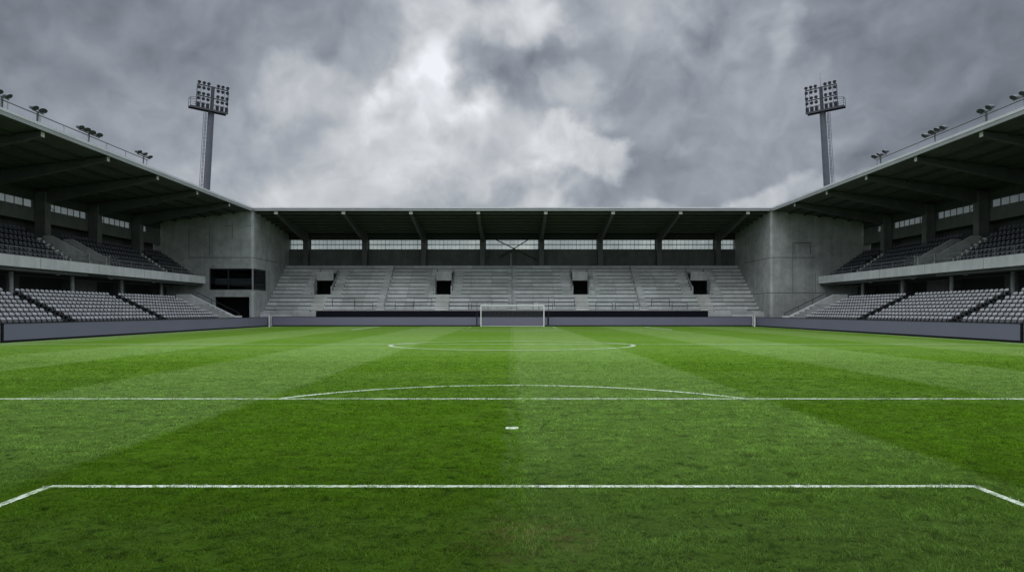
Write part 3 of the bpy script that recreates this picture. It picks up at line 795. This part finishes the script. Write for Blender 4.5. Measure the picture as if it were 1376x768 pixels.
# ------------------------------------------------------------------ corner towers
def tower(s):
    X = lambda a: s*a
    CY = 81.75; BY = 95.9; CX = 31.0; OX = 44.0
    lab = {-1: 'bare concrete corner tower at left with dark wraparound window and open doorway',
           1: 'blank weathered concrete corner tower at right with panel joints'}[s]
    T = thing('corner_tower', lab, 'tower', (X(37), 88, 0), 'concrete corner towers')
    ch = 0.22
    def slab(b, z0, z1, x0=CX, x1=OX, y0=CY, y1=BY, cham=True, mi=0):
        if cham: poly = [(x0+ch, y0), (x1, y0), (x1, y1), (x0, y1), (x0, y0+ch)]
        else: poly = [(x0, y0), (x1, y0), (x1, y1), (x0, y1)]
        n = len(poly); vs = [(X(a), c, z0) for a, c in poly] + [(X(a), c, z1) for a, c in poly]
        b.add(vs, [tuple(range(n)), tuple(range(2*n-1, n-1, -1))] + [(i, i+n, (i+1) % n+n, (i+1) % n) for i in range(n)], mi)
    w = MB()
    if s == 1:
        slab(w, 0, 13.78)
    else:
        slab(w, 6.9, 13.78); slab(w, 3.5, 4.33)
        # ground layer with doorway
        slab(w, 0, 3.5, CX, 31.45, CY, BY); slab(w, 0, 3.5, 35.6, OX, CY, BY, False); slab(w, 0, 3.5, 31.45, 35.6, 84.0, BY, False)
        # window layer
        slab(w, 4.33, 6.9, 36.25, OX, CY, BY, False); slab(w, 4.33, 6.9, CX, 36.25, 86.0, BY, False)
    wall = w.build('tower_wall', M['concrete'], T)
    j = MB(); t = .003
    def hj(z, x1, y1, th=.05):
        j.box(X(CX+ch), X(x1), CY-t, CY+.01, z-th/2, z+th/2); j.box(X(CX-t), X(CX+.01), CY+ch, y1, z-th/2, z+th/2)
        j.add([(X(CX+ch), CY-t, z-th/2), (X(CX-t), CY+ch, z-th/2), (X(CX-t), CY+ch, z+th/2), (X(CX+ch), CY-t, z+th/2)], [(0,1,2,3)])
    if s == -1:
        hj(8.2, 38.7, 90.0, .07)
        for x, z0, z1 in ((36.2, 8.2, 11.6), (33.5, 10.5, 12.2), (38.7, 8.2, 11.5)): j.box(X(x-.03), X(x+.03), CY-t, CY+.01, z0, z1)
        j.box(X(33.6), X(34.4), CY-t, CY+.01, 11.98, 12.03); j.box(X(31.25), X(31.9), CY-t, CY+.01, 11.98, 12.03)
    else:
        hj(8.2, 36.3, 91.0, .07); hj(3.98, 37.4, 90.0, .07)
        for x, z0, z1 in ((33.6, 4.0, 8.2), (33.6, 8.2, 10.0), (36.35, 4.0, 6.4)): j.box(X(x-.02), X(x+.02), CY-t, CY+.01, z0, z1)
    j.build('panel_joints', M['joint'], wall)
    if s == 1:
        k = MB()
        k.bar((X(33.75), CY-.04, 9.95), (X(35.7), CY-.04, 9.95), .06, .07)
        k.bar((X(33.75), CY-.03, 8.6), (X(33.75), CY-.03, 9.85), .04, .04); k.bar((X(35.7), CY-.03, 8.6), (X(35.7), CY-.03, 9.85), .04, .04)
        k.build('wall_bracket', M['concrete_dark'], T)
    else:
        fr = MB(); z0, z1 = 4.333, 6.897
        f0 = CY+.05
        for x in (36.18, 34.0, 31.08): 
            fr.box(X(x-.07), X(x+.07), f0, f0+.12, z0, z1)
        fr.box(X(36.11), X(31.15), f0, f0+.12, z0, z0+.1); fr.box(X(36.11), X(31.15), f0, f0+.12, z1-.12, z1)
        fr.box(X(31.01), X(31.13), f0+.12, 85.9, z0, z0+.1); fr.box(X(31.01), X(31.13), f0+.12, 85.9, z1-.12, z1)
        for y in (85.93,): fr.box(X(31.01), X(31.15), y-.06, y+.06, z0, z1)
        win = fr.build('corner_window', M['rail_dark'], T)
        mu = MB(); mu.box(X(31.0), X(31.16), CY+.0, CY+.16, z0, z1); mu.build('corner_mullion', M['steel_grey'], win)
        gl = MB(); gl.box(X(36.1), X(31.16), f0+.05, f0+.07, z0+.1, z1-.12); gl.box(X(31.05), X(31.07), f0+.15, 85.86, z0+.1, z1-.12)
        gl.build('pane', M['glass'], win)
        rm = MB(); rm.box(X(36.24), X(31.2), 85.9, 85.98, z0, z1, 0); rm.box(X(36.2), X(36.245), CY+.3, 85.9, z0, z1, 0)
        rm.box(X(31.5), X(35.9), 82.6, 83.3, 5.0, 5.75, 1)  # pale box added inside, standing in for a reflection strip in the glass
        rm.build('room_interior', [M['void'], M['concrete_front']], win)
        dr = MB(); dr.box(X(31.46), X(35.59), 83.9, 83.97, 0, 3.49); dr.box(X(31.46), X(31.52), CY+.3, 83.9, 0, 3.49)
        dr.box(X(35.53), X(35.59), CY+.3, 83.9, 0, 3.49); dr.build('doorway', M['void'], T)
for s in (-1, 1): tower(s)

# ------------------------------------------------------------------ far stand
def far_stand():
    T = thing('grandstand', 'single-tier grandstand behind the far goal, empty bare concrete steps under a roof', 'grandstand', (0, 88, 0))
    FY, ST, SZ, SR, NR = 85.0, 0.70, 1.88, 0.51, 13
    W = 30.98
    VOM = [(-24.6, 1.1), (-8.95, 1.0), (8.95, 1.0), (24.6, 1.1)]
    V0, V1 = 5, 10           # rows cut by the entrances
    b = MB(); gp = MB()
    for r in range(NR):
        y0 = FY + ST*r; z0 = SZ + SR*r - SR; z1 = SZ + SR*r
        segs = [(-W, W)]
        if V0 <= r < V1:
            segs = []; c = -W
            for vx, hw in VOM: segs.append((c, vx-hw)); c = vx+hw
            segs.append((c, W))
        for x0, x1 in segs:
            b.box(x0, x1, y0, y0+ST+.25, z0+.13, z1)
            gp.box(x0, x1, y0+.16, y0+ST+.02, 0.5, z0+.128)
    te = b.build('terrace', M['concrete_terrace'], T)
    gp.build('step_recess', M['riser'], T)  # recess toned darker than the steps, adding to its shade by colour
    bk = MB(); bk.box(-W, W, FY+.2, FY+ST*NR+1.5, 0, SZ-SR, 0); bk.build('terrace_base', M['gap'], T)
    # aisles: half steps
    AIS = [(-16.5, .55, 0, NR), (16.5, .55, 0, NR), (0, .5, 0, NR)]
    for vx, hw in VOM:
        AIS += [(vx-hw-.85, .6, V0, NR-1), (vx+hw+.85, .6, V0, NR-1), (vx-.1*np.sign(vx), .85, 0, V0)]
    for cx, hw, r0, r1 in AIS:
        a = MB()
        for r in range(r0, r1):
            y0 = FY + ST*r; z0 = SZ + SR*r
            a.box(cx-hw, cx+hw, y0-.28 if r else y0-.05, y0-.004, z0-SR+.055, z0-SR*.5-.01)
            a.box(cx-hw, cx+hw, y0-.05, y0-.004, z0-SR*.5+.05, z0-.02)
        a.build('aisle_steps', M['step'] if r1 == V0 else M['concrete_terrace'], T)
    for x in (-16.5, 16.5, 0.0):
        h = MB(); off = .6
        xx = x - off*(1 if x > 0 else -1) if x else 0
        h.tube((xx, FY-.2, SZ+.55), (xx, FY+ST*NR-.3, SZ+SR*NR+.45), .028, 6)
        for r in range(0, NR, 2): h.tube((xx, FY+ST*r+.3, SZ+SR*r), (xx, FY+ST*r+.3, SZ+SR*r+.85), .025, 5)
        h.build('aisle_handrail', M['steel_dark'], T)
    # entrances
    for vx, hw in VOM:
        v = MB(); y0 = FY+ST*V0-.02; zb = SZ+SR*(V0-1)
        zo = 5.82; zt = 6.98
        # cheeks
        yb = FY+ST*V1+.2
        for sx in (-1, 1):
            x0 = vx+sx*(hw+.002); x1 = vx+sx*(hw+.16)
            v.prism([(y0, zb), (y0, zb+1.0), (yb, zt+.25), (yb, zb)], 'x', x0, x1, 0)
        v.box(vx-hw, vx+hw, y0+1.3, y0+1.5, zo, zt, 0)           # lintel panel
        v.box(vx-hw, vx+hw, y0+1.5, yb+.3, zt-.2, zt, 0)
        v.box(vx-hw, vx+hw, y0-.1, yb+.4, zb-.25, zb-.005, 0)
        o = v.build('entrance', M['concrete'], T)
        d = MB(); d.box(vx-hw, vx+hw, yb-.05, yb+.02, zb, zo+.3)
        d.box(vx-hw, vx+hw, y0+1.6, yb-.05, zo+.02, zo+.1)
        for sx in (-1, 1): d.box(vx+sx*hw, vx+sx*(hw-.03), y0+1.52, yb-.05, zb, zo)
        d.build('dark_opening', M['void'], o)
        for sx in (-1, 1):
            h = MB(); xx = vx+sx*(hw+.08)
            h.tube((xx, y0+.1, zb+1.15), (xx, yb, zt+.5), .03, 6)
            h.build('handrail', M['rail_dark'], o)
    # front wall, concrete ends
    f = MB()
    for s in (-1, 1):
        f.box(s*24.15, s*W, 84.0, 84.6, 0, 1.72, 0)
        f.box(s*25.0, s*(W-2.0), 84.2, 84.9, 1.72, 1.95, 0)
    f.box(-24.1, 24.1, 84.62, 84.95, 0, 1.4, 0)
    f.build('front_wall', M['concrete_terrace'], T)
    cp = MB(); cp.box(-24.12, 24.12, 84.02, 84.9, 1.86, 1.93); cp.build('wall_coping', M['tip'], T)
    # back wall and windows
    BYW = 94.8
    w = MB()
    w.box(-W, W, BYW, BYW+.3, 8.0, 10.33, 0)
    w.box(-W, W, BYW+.02, BYW+.3, 11.72, 12.7, 1)
    w.build('back_wall', [M['concrete_dark'], M['gap']], T)
    cols = [4.05+8.1*k for k in range(4)]; cols = sorted([-c for c in cols]+cols)
    edges = [-W] + cols + [W]
    for k in range(len(edges)-1):
        x0, x1 = edges[k]+(.05 if k == 0 else .42), edges[k+1]-(.05 if k == len(edges)-2 else .42)
        wn = MB()
        wn.box(x0, x1, BYW+.08, BYW+.16, 10.333, 10.39); wn.box(x0, x1, BYW+.08, BYW+.16, 11.65, 11.717)
        wn.box(x0, x1, BYW+.06, BYW+.16, 10.975, 11.075)
        n = max(3, round((x1-x0)/.55))
        for i in range(n+1):
            xx = x0+(x1-x0)*i/n; tk = .022 if i % 4 else .05
            wn.box(xx-tk/2, xx+tk/2, BYW+.09, BYW+.14, 10.39, 10.975); wn.box(xx-tk/2, xx+tk/2, BYW+.09, BYW+.14, 11.075, 11.65)
        o = wn.build('window', M['steel_dark'], T)
        p = MB(); p.box(x0+.01, x1-.01, BYW+.145, BYW+.155, 10.36, 11.69); p.build('pane', M['pane'], o)
    for c in cols:
        pr = MB(); pr.box(c-.415, c+.415, BYW+.03, BYW+.2, 10.333, 11.717); pr.build('window_pier', M['concrete_dark'], T)
    for c in cols:
        k = MB(); k.box(c-.33, c+.33, 93.6, BYW-.01, 7.9, 12.4); k.build('column', M['beam'], T)
    # cross bracing in the middle bay
    br = MB(); br.tube((-2.45, BYW-.1, 11.8), (3.4, BYW-.1, 8.3+.6), .07, 6); br.tube((2.45, BYW-.26, 11.8), (-1.6, BYW-.26, 9.3), .07, 6)
    br.build('cross_brace', M['rail_dark'], T)
    # roof
    ro = MB(); ro.prism([(81.85, 14.12), (81.85, 13.92), (96.0, 12.35), (96.0, 13.3)], 'x', -31.1, 31.1)
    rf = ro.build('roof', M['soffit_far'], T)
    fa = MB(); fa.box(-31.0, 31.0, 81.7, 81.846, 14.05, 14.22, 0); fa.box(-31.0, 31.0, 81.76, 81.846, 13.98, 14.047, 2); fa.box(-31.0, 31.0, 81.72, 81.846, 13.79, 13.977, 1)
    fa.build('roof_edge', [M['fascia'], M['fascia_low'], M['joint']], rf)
    pu = MB()
    for k in range(7):
        y = 82.9+1.65*k; z = 13.92-(y-81.85)*(1.57/14.15)
        pu.box(-30.99, 30.99, y-.08, y+.08, z-.26, z-.01)
    pu.build('purlins', M['far_purlin'], rf)
    for c in cols:
        be = MB()
        be.prism([(82.0, 13.8), (82.0, 13.45), (93.2, 11.3), (94.7, 11.3), (94.7, 12.48)], 'x', c-.19, c+.19, 0)
        be.box(c-.21, c+.21, 81.985, 81.999, 13.43, 13.77, 1)
        be.build('roof_beam', [M['beam'], M['tip']], T)
    # centre pole rising at the top of the middle aisle
    q = MB(); q.tube((-.15, 92.6, 7.6), (-.15, 92.6, 9.6), .05, 8); q.build('flag_pole', M['steel_grey'], T)
far_stand()

# black cladding wall in front of the far stand
bw = MB(); bw.box(-24.1, 24.1, 84.0, 84.61, 0, 1.85); 
tag(bw.build('barrier_wall', M['black'], None, (0, 84.3, 0)), 'long low black wall behind the far advertising boards, below the steps', 'wall')

# crush barriers on the far terrace
def barrier_spots():
    out = []
    for k, (px0, px1) in enumerate([(446, 476), (478, 502), (532, 556), (556, 580), (604, 630), (634, 656), (661, 684), (694, 716), (724, 742), (745, 772), (800, 822), (826, 850), (876, 900), (902, 922)]):
        out.append((xat(px0, 85.6), xat(px1, 85.6), 85.15 if k % 3 else 85.85, 1.88 if k % 3 else 2.39))
    return out
W2 = 'first second third fourth fifth sixth seventh eighth ninth tenth eleventh twelfth thirteenth fourteenth'.split()
for k, (x0, x1, y, z) in enumerate(barrier_spots()):
    where = W2[k] + ' from the left'
    B = thing('crush_barrier', f'thin dark steel crush barrier on the far lower steps, {where}', 'barrier', ((x0+x1)/2, y, z), 'crush barriers on the far terrace')
    r = MB(); r.tube((x0, y, z+.95), (x1, y, z+.95), .022, 6); r.tube((x0, y, z+.5), (x1, y, z+.5), .012, 6); r.build('rail', M['rail_dark'], B)
    for x in (x0, x1):
        p = MB(); p.bar((x, y, z), (x, y, z+.95), .06, .06); p.build('post', M['rail_dark'], B)

# ------------------------------------------------------------------ advertising boards
def board(name_lab, p0, p1, zt=1.13, seg=None, base=.11, ef=.12):
    """flat board from p0 to p1 facing the pitch centre"""
    p0 = Vector((*p0, 0)); p1 = Vector((*p1, 0)); d = (p1-p0); L = d.length; d.normalize()
    mid = (p0+p1)/2
    n = Vector((-d.y, d.x, 0))
    if n.dot(Vector((0, 40, 0)) - mid) < 0: n = -n
    T = thing('advertising_board', name_lab, 'advertising board', tuple(mid), 'blank advertising boards around the pitch')
    def bx(b, a0, a1, t0, t1, z0, z1, mi=0):
        vs = [p0 + d*a + n*t + Vector((0, 0, z)) for z in (z0, z1) for a, t in ((a0, t0), (a1, t0), (a1, t1), (a0, t1))]
        b.add(vs, [(0,3,2,1),(4,5,6,7),(0,1,5,4),(1,2,6,5),(2,3,7,6),(3,0,4,7)], mi)
    b = MB(); bx(b, ef, L-ef, -.02, .03, base+.03, zt-.04); b.build('panel', M['board'], T)
    f = MB(); bx(f, 0, L, -.06, .05, zt-.04, zt); bx(f, 0, ef, -.06, .05, 0.013, zt-.042); bx(f, L-ef, L, -.06, .05, .013, zt-.042)
    bx(f, ef+.002, L-ef-.002, -.06, .045, .013, base+.028); bx(f, .1, L-.1, -.06, -.022, base+.03, zt-.05); f.build('frame', M['board_frame'], T)
    if seg:
        j = MB()
        k = seg
        while k < L-1: bx(j, k-.006, k+.006, .03, .032, base+.04, zt-.05); k += seg
        j.build('panel_seams', M['joint'], T)
    sp = MB(); k = 1.0
    while k < L: 
        a = p0 + d*k
        sp.bar(a - n*.75 + Vector((0, 0, .03)), a - n*.07 + Vector((0, 0, .85)), .05, .05); sp.bar(a - n*.75 + Vector((0, 0, .03)), a - n*.07 + Vector((0, 0, .03)), .05, .05); k += 3.0
    sp.build('support', M['rail_dark'], T)
board('long blank dark grey advertising board along the left touchline', (-28.35, 37.9), (-28.35, 79.2), 1.12)
board('long blank dark grey advertising board along the right touchline', (28.35, 37.9), (28.35, 79.2), 1.12)
board('blank dark grey advertising board left of the far goal', (-28.2, 80.3), (-4.15, 80.3), 1.14, ef=.05)
board('short blank dark grey advertising board directly behind the far goal', (-4.11, 80.3), (4.21, 80.3), 1.14, ef=.05)
board('blank dark grey advertising board right of the far goal', (4.25, 80.3), (28.2, 80.3), 1.14, ef=.05)

# ------------------------------------------------------------------ goal
def goal():
    T = thing('football_goal', 'white framed football goal with net in front of the far stand', 'goal', (0.05, GY, 0))
    cx, hw, h, dp = 0.05, 3.60, 2.42, 1.7
    r = .055
    f = MB()
    for s in (-1, 1): f.tube((cx+s*hw, GY, 0.01), (cx+s*hw, GY, h+r), r, 14)
    fo = f.build('posts', M['white'], T)
    c = MB(); c.tube((cx-hw+r, GY, h), (cx+hw-r, GY, h), r, 14); c.build('crossbar', M['white'], T)
    g = MB(); g.tube((cx-hw, GY+.06, .06), (cx-hw, GY+dp, .06), .03, 8); g.tube((cx+hw, GY+.06, .06), (cx+hw, GY+dp, .06), .03, 8); g.tube((cx-hw, GY+dp, .06), (cx+hw, GY+dp, .06), .03, 8)
    g.build('ground_bar', M['white'], T)
    # net: cords with sag
    n = MB(); st = .15; t = .0022
    nx = int(2*hw/st); nz = int(h/st); nd = int(dp/st)
    def cord(a, b):
        a = Vector(a); b = Vector(b); d = (b-a)
        u = Vector((0, 0, t)) if abs(d.z) < .7*d.length else Vector((t, 0, 0))
        n.add([a-u/1, b-u/1, b+u/1, a+u/1], [(0,1,2,3)])
    def P(i, k):  # back curtain and sloping top: k 0..nd top, then down the back
        x = cx-hw+2*hw*i/nx; sag = .16*math.sin(math.pi*i/nx)
        if k <= nd: 
            q = k/nd; return (x, GY+.05+dp*q*.999, h-.02 - sag*math.sin(math.pi*min(1, q*1.0))-.05*q)
        q = (k-nd)/nz; return (x, GY+dp+.05*math.sin(q*3.14), (h-.07)*(1-q)+.05*q)
    for i in range(nx+1):
        for k in range(0, nd+nz): cord(P(i, k), P(i, k+1))
    for k in range(nd+nz+1):
        for i in range(nx): cord(P(i, k), P(i+1, k))
    for s in (-1, 1):
        for a in range(nd+1): cord((cx+s*hw, GY+dp*a/nd, .05), (cx+s*hw, GY+dp*a/nd, h-.04))
        for a in range(nz+1): cord((cx+s*hw, GY+.03, .05+(h-.1)*a/nz), (cx+s*hw, GY+dp, .05+(h-.1)*a/nz))
    n.build('net', M['netting'], T)
goal()
for s, lab, pxx, top in ((-1, 'tall thin dark net pole behind the far goal, left of it', 641, 405), (1, 'tall thin dark net pole behind the far goal, right of it', 737.3, 400)):
    x = xat(pxx, 79.75)
    p = MB(); p.tube((x, 79.75, 0.013), (x, 79.75, zat(top, 79.75)), .04, 8, .03); p.box(x-.15, x+.15, 79.6, 79.9, .013, .05)
    tag(p.build('net_pole', M['rail_dark'], None, (x, 79.75, 0)), lab, 'pole', 'net poles behind the goal')

# corner flags
for s, lab in ((-1, 'white corner post at the far left corner of the pitch'), (1, 'white corner post at the far right corner of the pitch')):
    x = s*27.75
    T = thing('corner_post', lab, 'corner post', (x, GY+.1, 0.012), 'corner posts')
    p = MB(); p.tube((x, GY+.1, .012), (x, GY+.1, 1.36), .036, 8, .03); p.build('pole', M['white'], T)
    f = MB(); f.lathe((x, GY+.1, .012), (0, 0, 1), [(0, .09), (.03, .08), (.08, .04)], 10); f.build('base', M['white'], T)
# ------------------------------------------------------------------ floodlight masts
def mast(s):
    lab = {-1: 'tall floodlight mast behind the left corner tower with a cage of lamps',
           1: 'tall floodlight mast behind the right corner tower with a rod on top'}[s]
    D = 105.0
    x0 = -48.2 if s == -1 else 49.7
    T = thing('floodlight_mast', lab, 'floodlight mast', (x0, D, 0), 'floodlight masts')
    o = (0, 0, 0)
    ORIG[T.name] = o
    m = MB(); m.tube((0, 0, 0), (0, 0, 32.6), .58, 10, .46); m.build('pole', M['mast'], T, o)
    # ladder with cage on the outer side
    l = MB(); lx = s*.86
    for yy in (-.2, .2): l.bar((lx, yy, 2), (lx*.93, yy, 32.3), .06, .06)
    z = 2.0
    while z < 32: l.bar((lx*(1-.07*z/32), -.2, z), (lx*(1-.07*z/32), .2, z), .05, .05); z += .6
    z = 2.0
    while z < 32:
        l.bar((s*.6, 0, z), (lx*(1-.07*z/32), 0, z), .05, .05)
        z += 2.4
    for dx_ in (.32,): l.bar((lx+s*dx_, 0, 3), (lx*.93+s*dx_, 0, 32.3), .05, .05)
    l.build('ladder', M['mast'], T, o)
    # head frame, local axes: e = along the panel, nrm = toward the pitch
    yaw = R(38)
    e = Vector((math.cos(yaw), -s*math.sin(yaw), 0)); nrm = Vector((-s*math.sin(yaw), -math.cos(yaw), 0))
    UP = Vector((0, 0, 1))
    def Q(a, t, z): return e*a + nrm*t + UP*z
    zb, zm, zt = 32.6, 34.5, 36.15
    HW = 2.25
    f = MB()
    f.bar(Q(0, .25, zb-.2), Q(0, .25, zt+.1), .38, .38)
    for z in (zm, zt): f.bar(Q(-HW, .3, z), Q(HW, .3, z), .14, .14)
    for a in (-HW, HW): f.bar(Q(a, .3, zb), Q(a, .3, zt), .09, .09)
    for a in (-1.7, 1.7): f.bar(Q(a, .3, zb), Q(a, .3, zt), .04, .04)
    f.bar(Q(-HW, .3, zb+.95), Q(HW, .3, zb+.95), .05, .05)
    f.build('head_frame', M['lamp_body'], T, o)
    # platform with rail, its open end sticks out beyond the lamps
    oe = -1 if s == -1 else 1     # outer end of the panel as seen
    aL, aR = (-HW-.95, HW) if oe == -1 else (-HW, HW+.95)
    p = MB(); p.bar(Q(aL, .3, zb), Q(aR, .3, zb), 1.3, .12)
    for t in (-.33, .93): p.bar(Q(aL, t, zb-.12), Q(aR, t, zb-.12), .1, .22)
    po = p.build('platform', M['lamp_body'], T, o)
    q = MB()
    eo = aL if oe == -1 else aR
    for t in (-.3, .9):
        q.tube(Q(eo, t, zb), Q(eo, t, zb+1.25), .035, 6); q.tube(Q(eo, t, zb+1.25), Q(eo - oe*1.15, t, zb+1.4), .035, 6)
        q.tube(Q(eo, t, zb+.65), Q(eo-oe*1.15, t, zb+.65), .025, 6)
    q.tube(Q(eo, -.3, zb+1.25), Q(eo, .9, zb+1.25), .035, 6)
    for a in np.linspace(-HW, HW, 9): q.tube(Q(a, -.3, zb), Q(a, -.3, zb+1.0), .022, 5)
    q.tube(Q(-HW, -.3, zb+1.0), Q(HW, -.3, zb+1.0), .028, 6)
    q.build('railing', M['lamp_body'], po, o)
    # lamps: three each side, above and below every bar
    aim = (nrm*1.0 + UP*-.42).normalized()
    lm = MB()
    lm.lathe(-aim*.24, aim, [(0, .11), (.07, .21), (.34, .25), (.46, .26)], 8)
    lm.bar((0, 0, -.30), (0, 0, 0), .06, .06)
    me_l = lm.mesh('lamp', M['lamp_body'])
    gm = MB(); gm.lathe(aim*.222, aim, [(0, .225), (.01, .225)], 8); me_g = gm.mesh('lens', M['glass_lamp'])
    for z in (zt+.36, zt-.42, zm+.36, zm-.42, zb+.36, zb+1.02-.36):
        for a in (-2.05, -1.36, -.70, .70, 1.36, 2.05):
            c = bpy.data.objects.new('lamp', me_l); COL.objects.link(c); c.parent = T; c.location = Q(a, .45, z)
            gg = bpy.data.objects.new('lens', me_g); COL.objects.link(gg); gg.parent = c
    if s == 1:
        a = MB(); a.tube(Q(0, .25, zt), Q(0, .25, zt+2.3), .03, 6, .015); a.build('lightning_rod', M['mast'], T, o)
    T.rotation_euler = (0, R(3.4)*(-s), 0)
for s in (-1, 1): mast(s)

# ------------------------------------------------------------------ render settings
scn.view_settings.view_transform = 'Standard'; scn.view_settings.look = 'None'; scn.view_settings.exposure = 0
scn.cycles.max_bounces = 6; scn.cycles.diffuse_bounces = 4; scn.cycles.transparent_max_bounces = 8
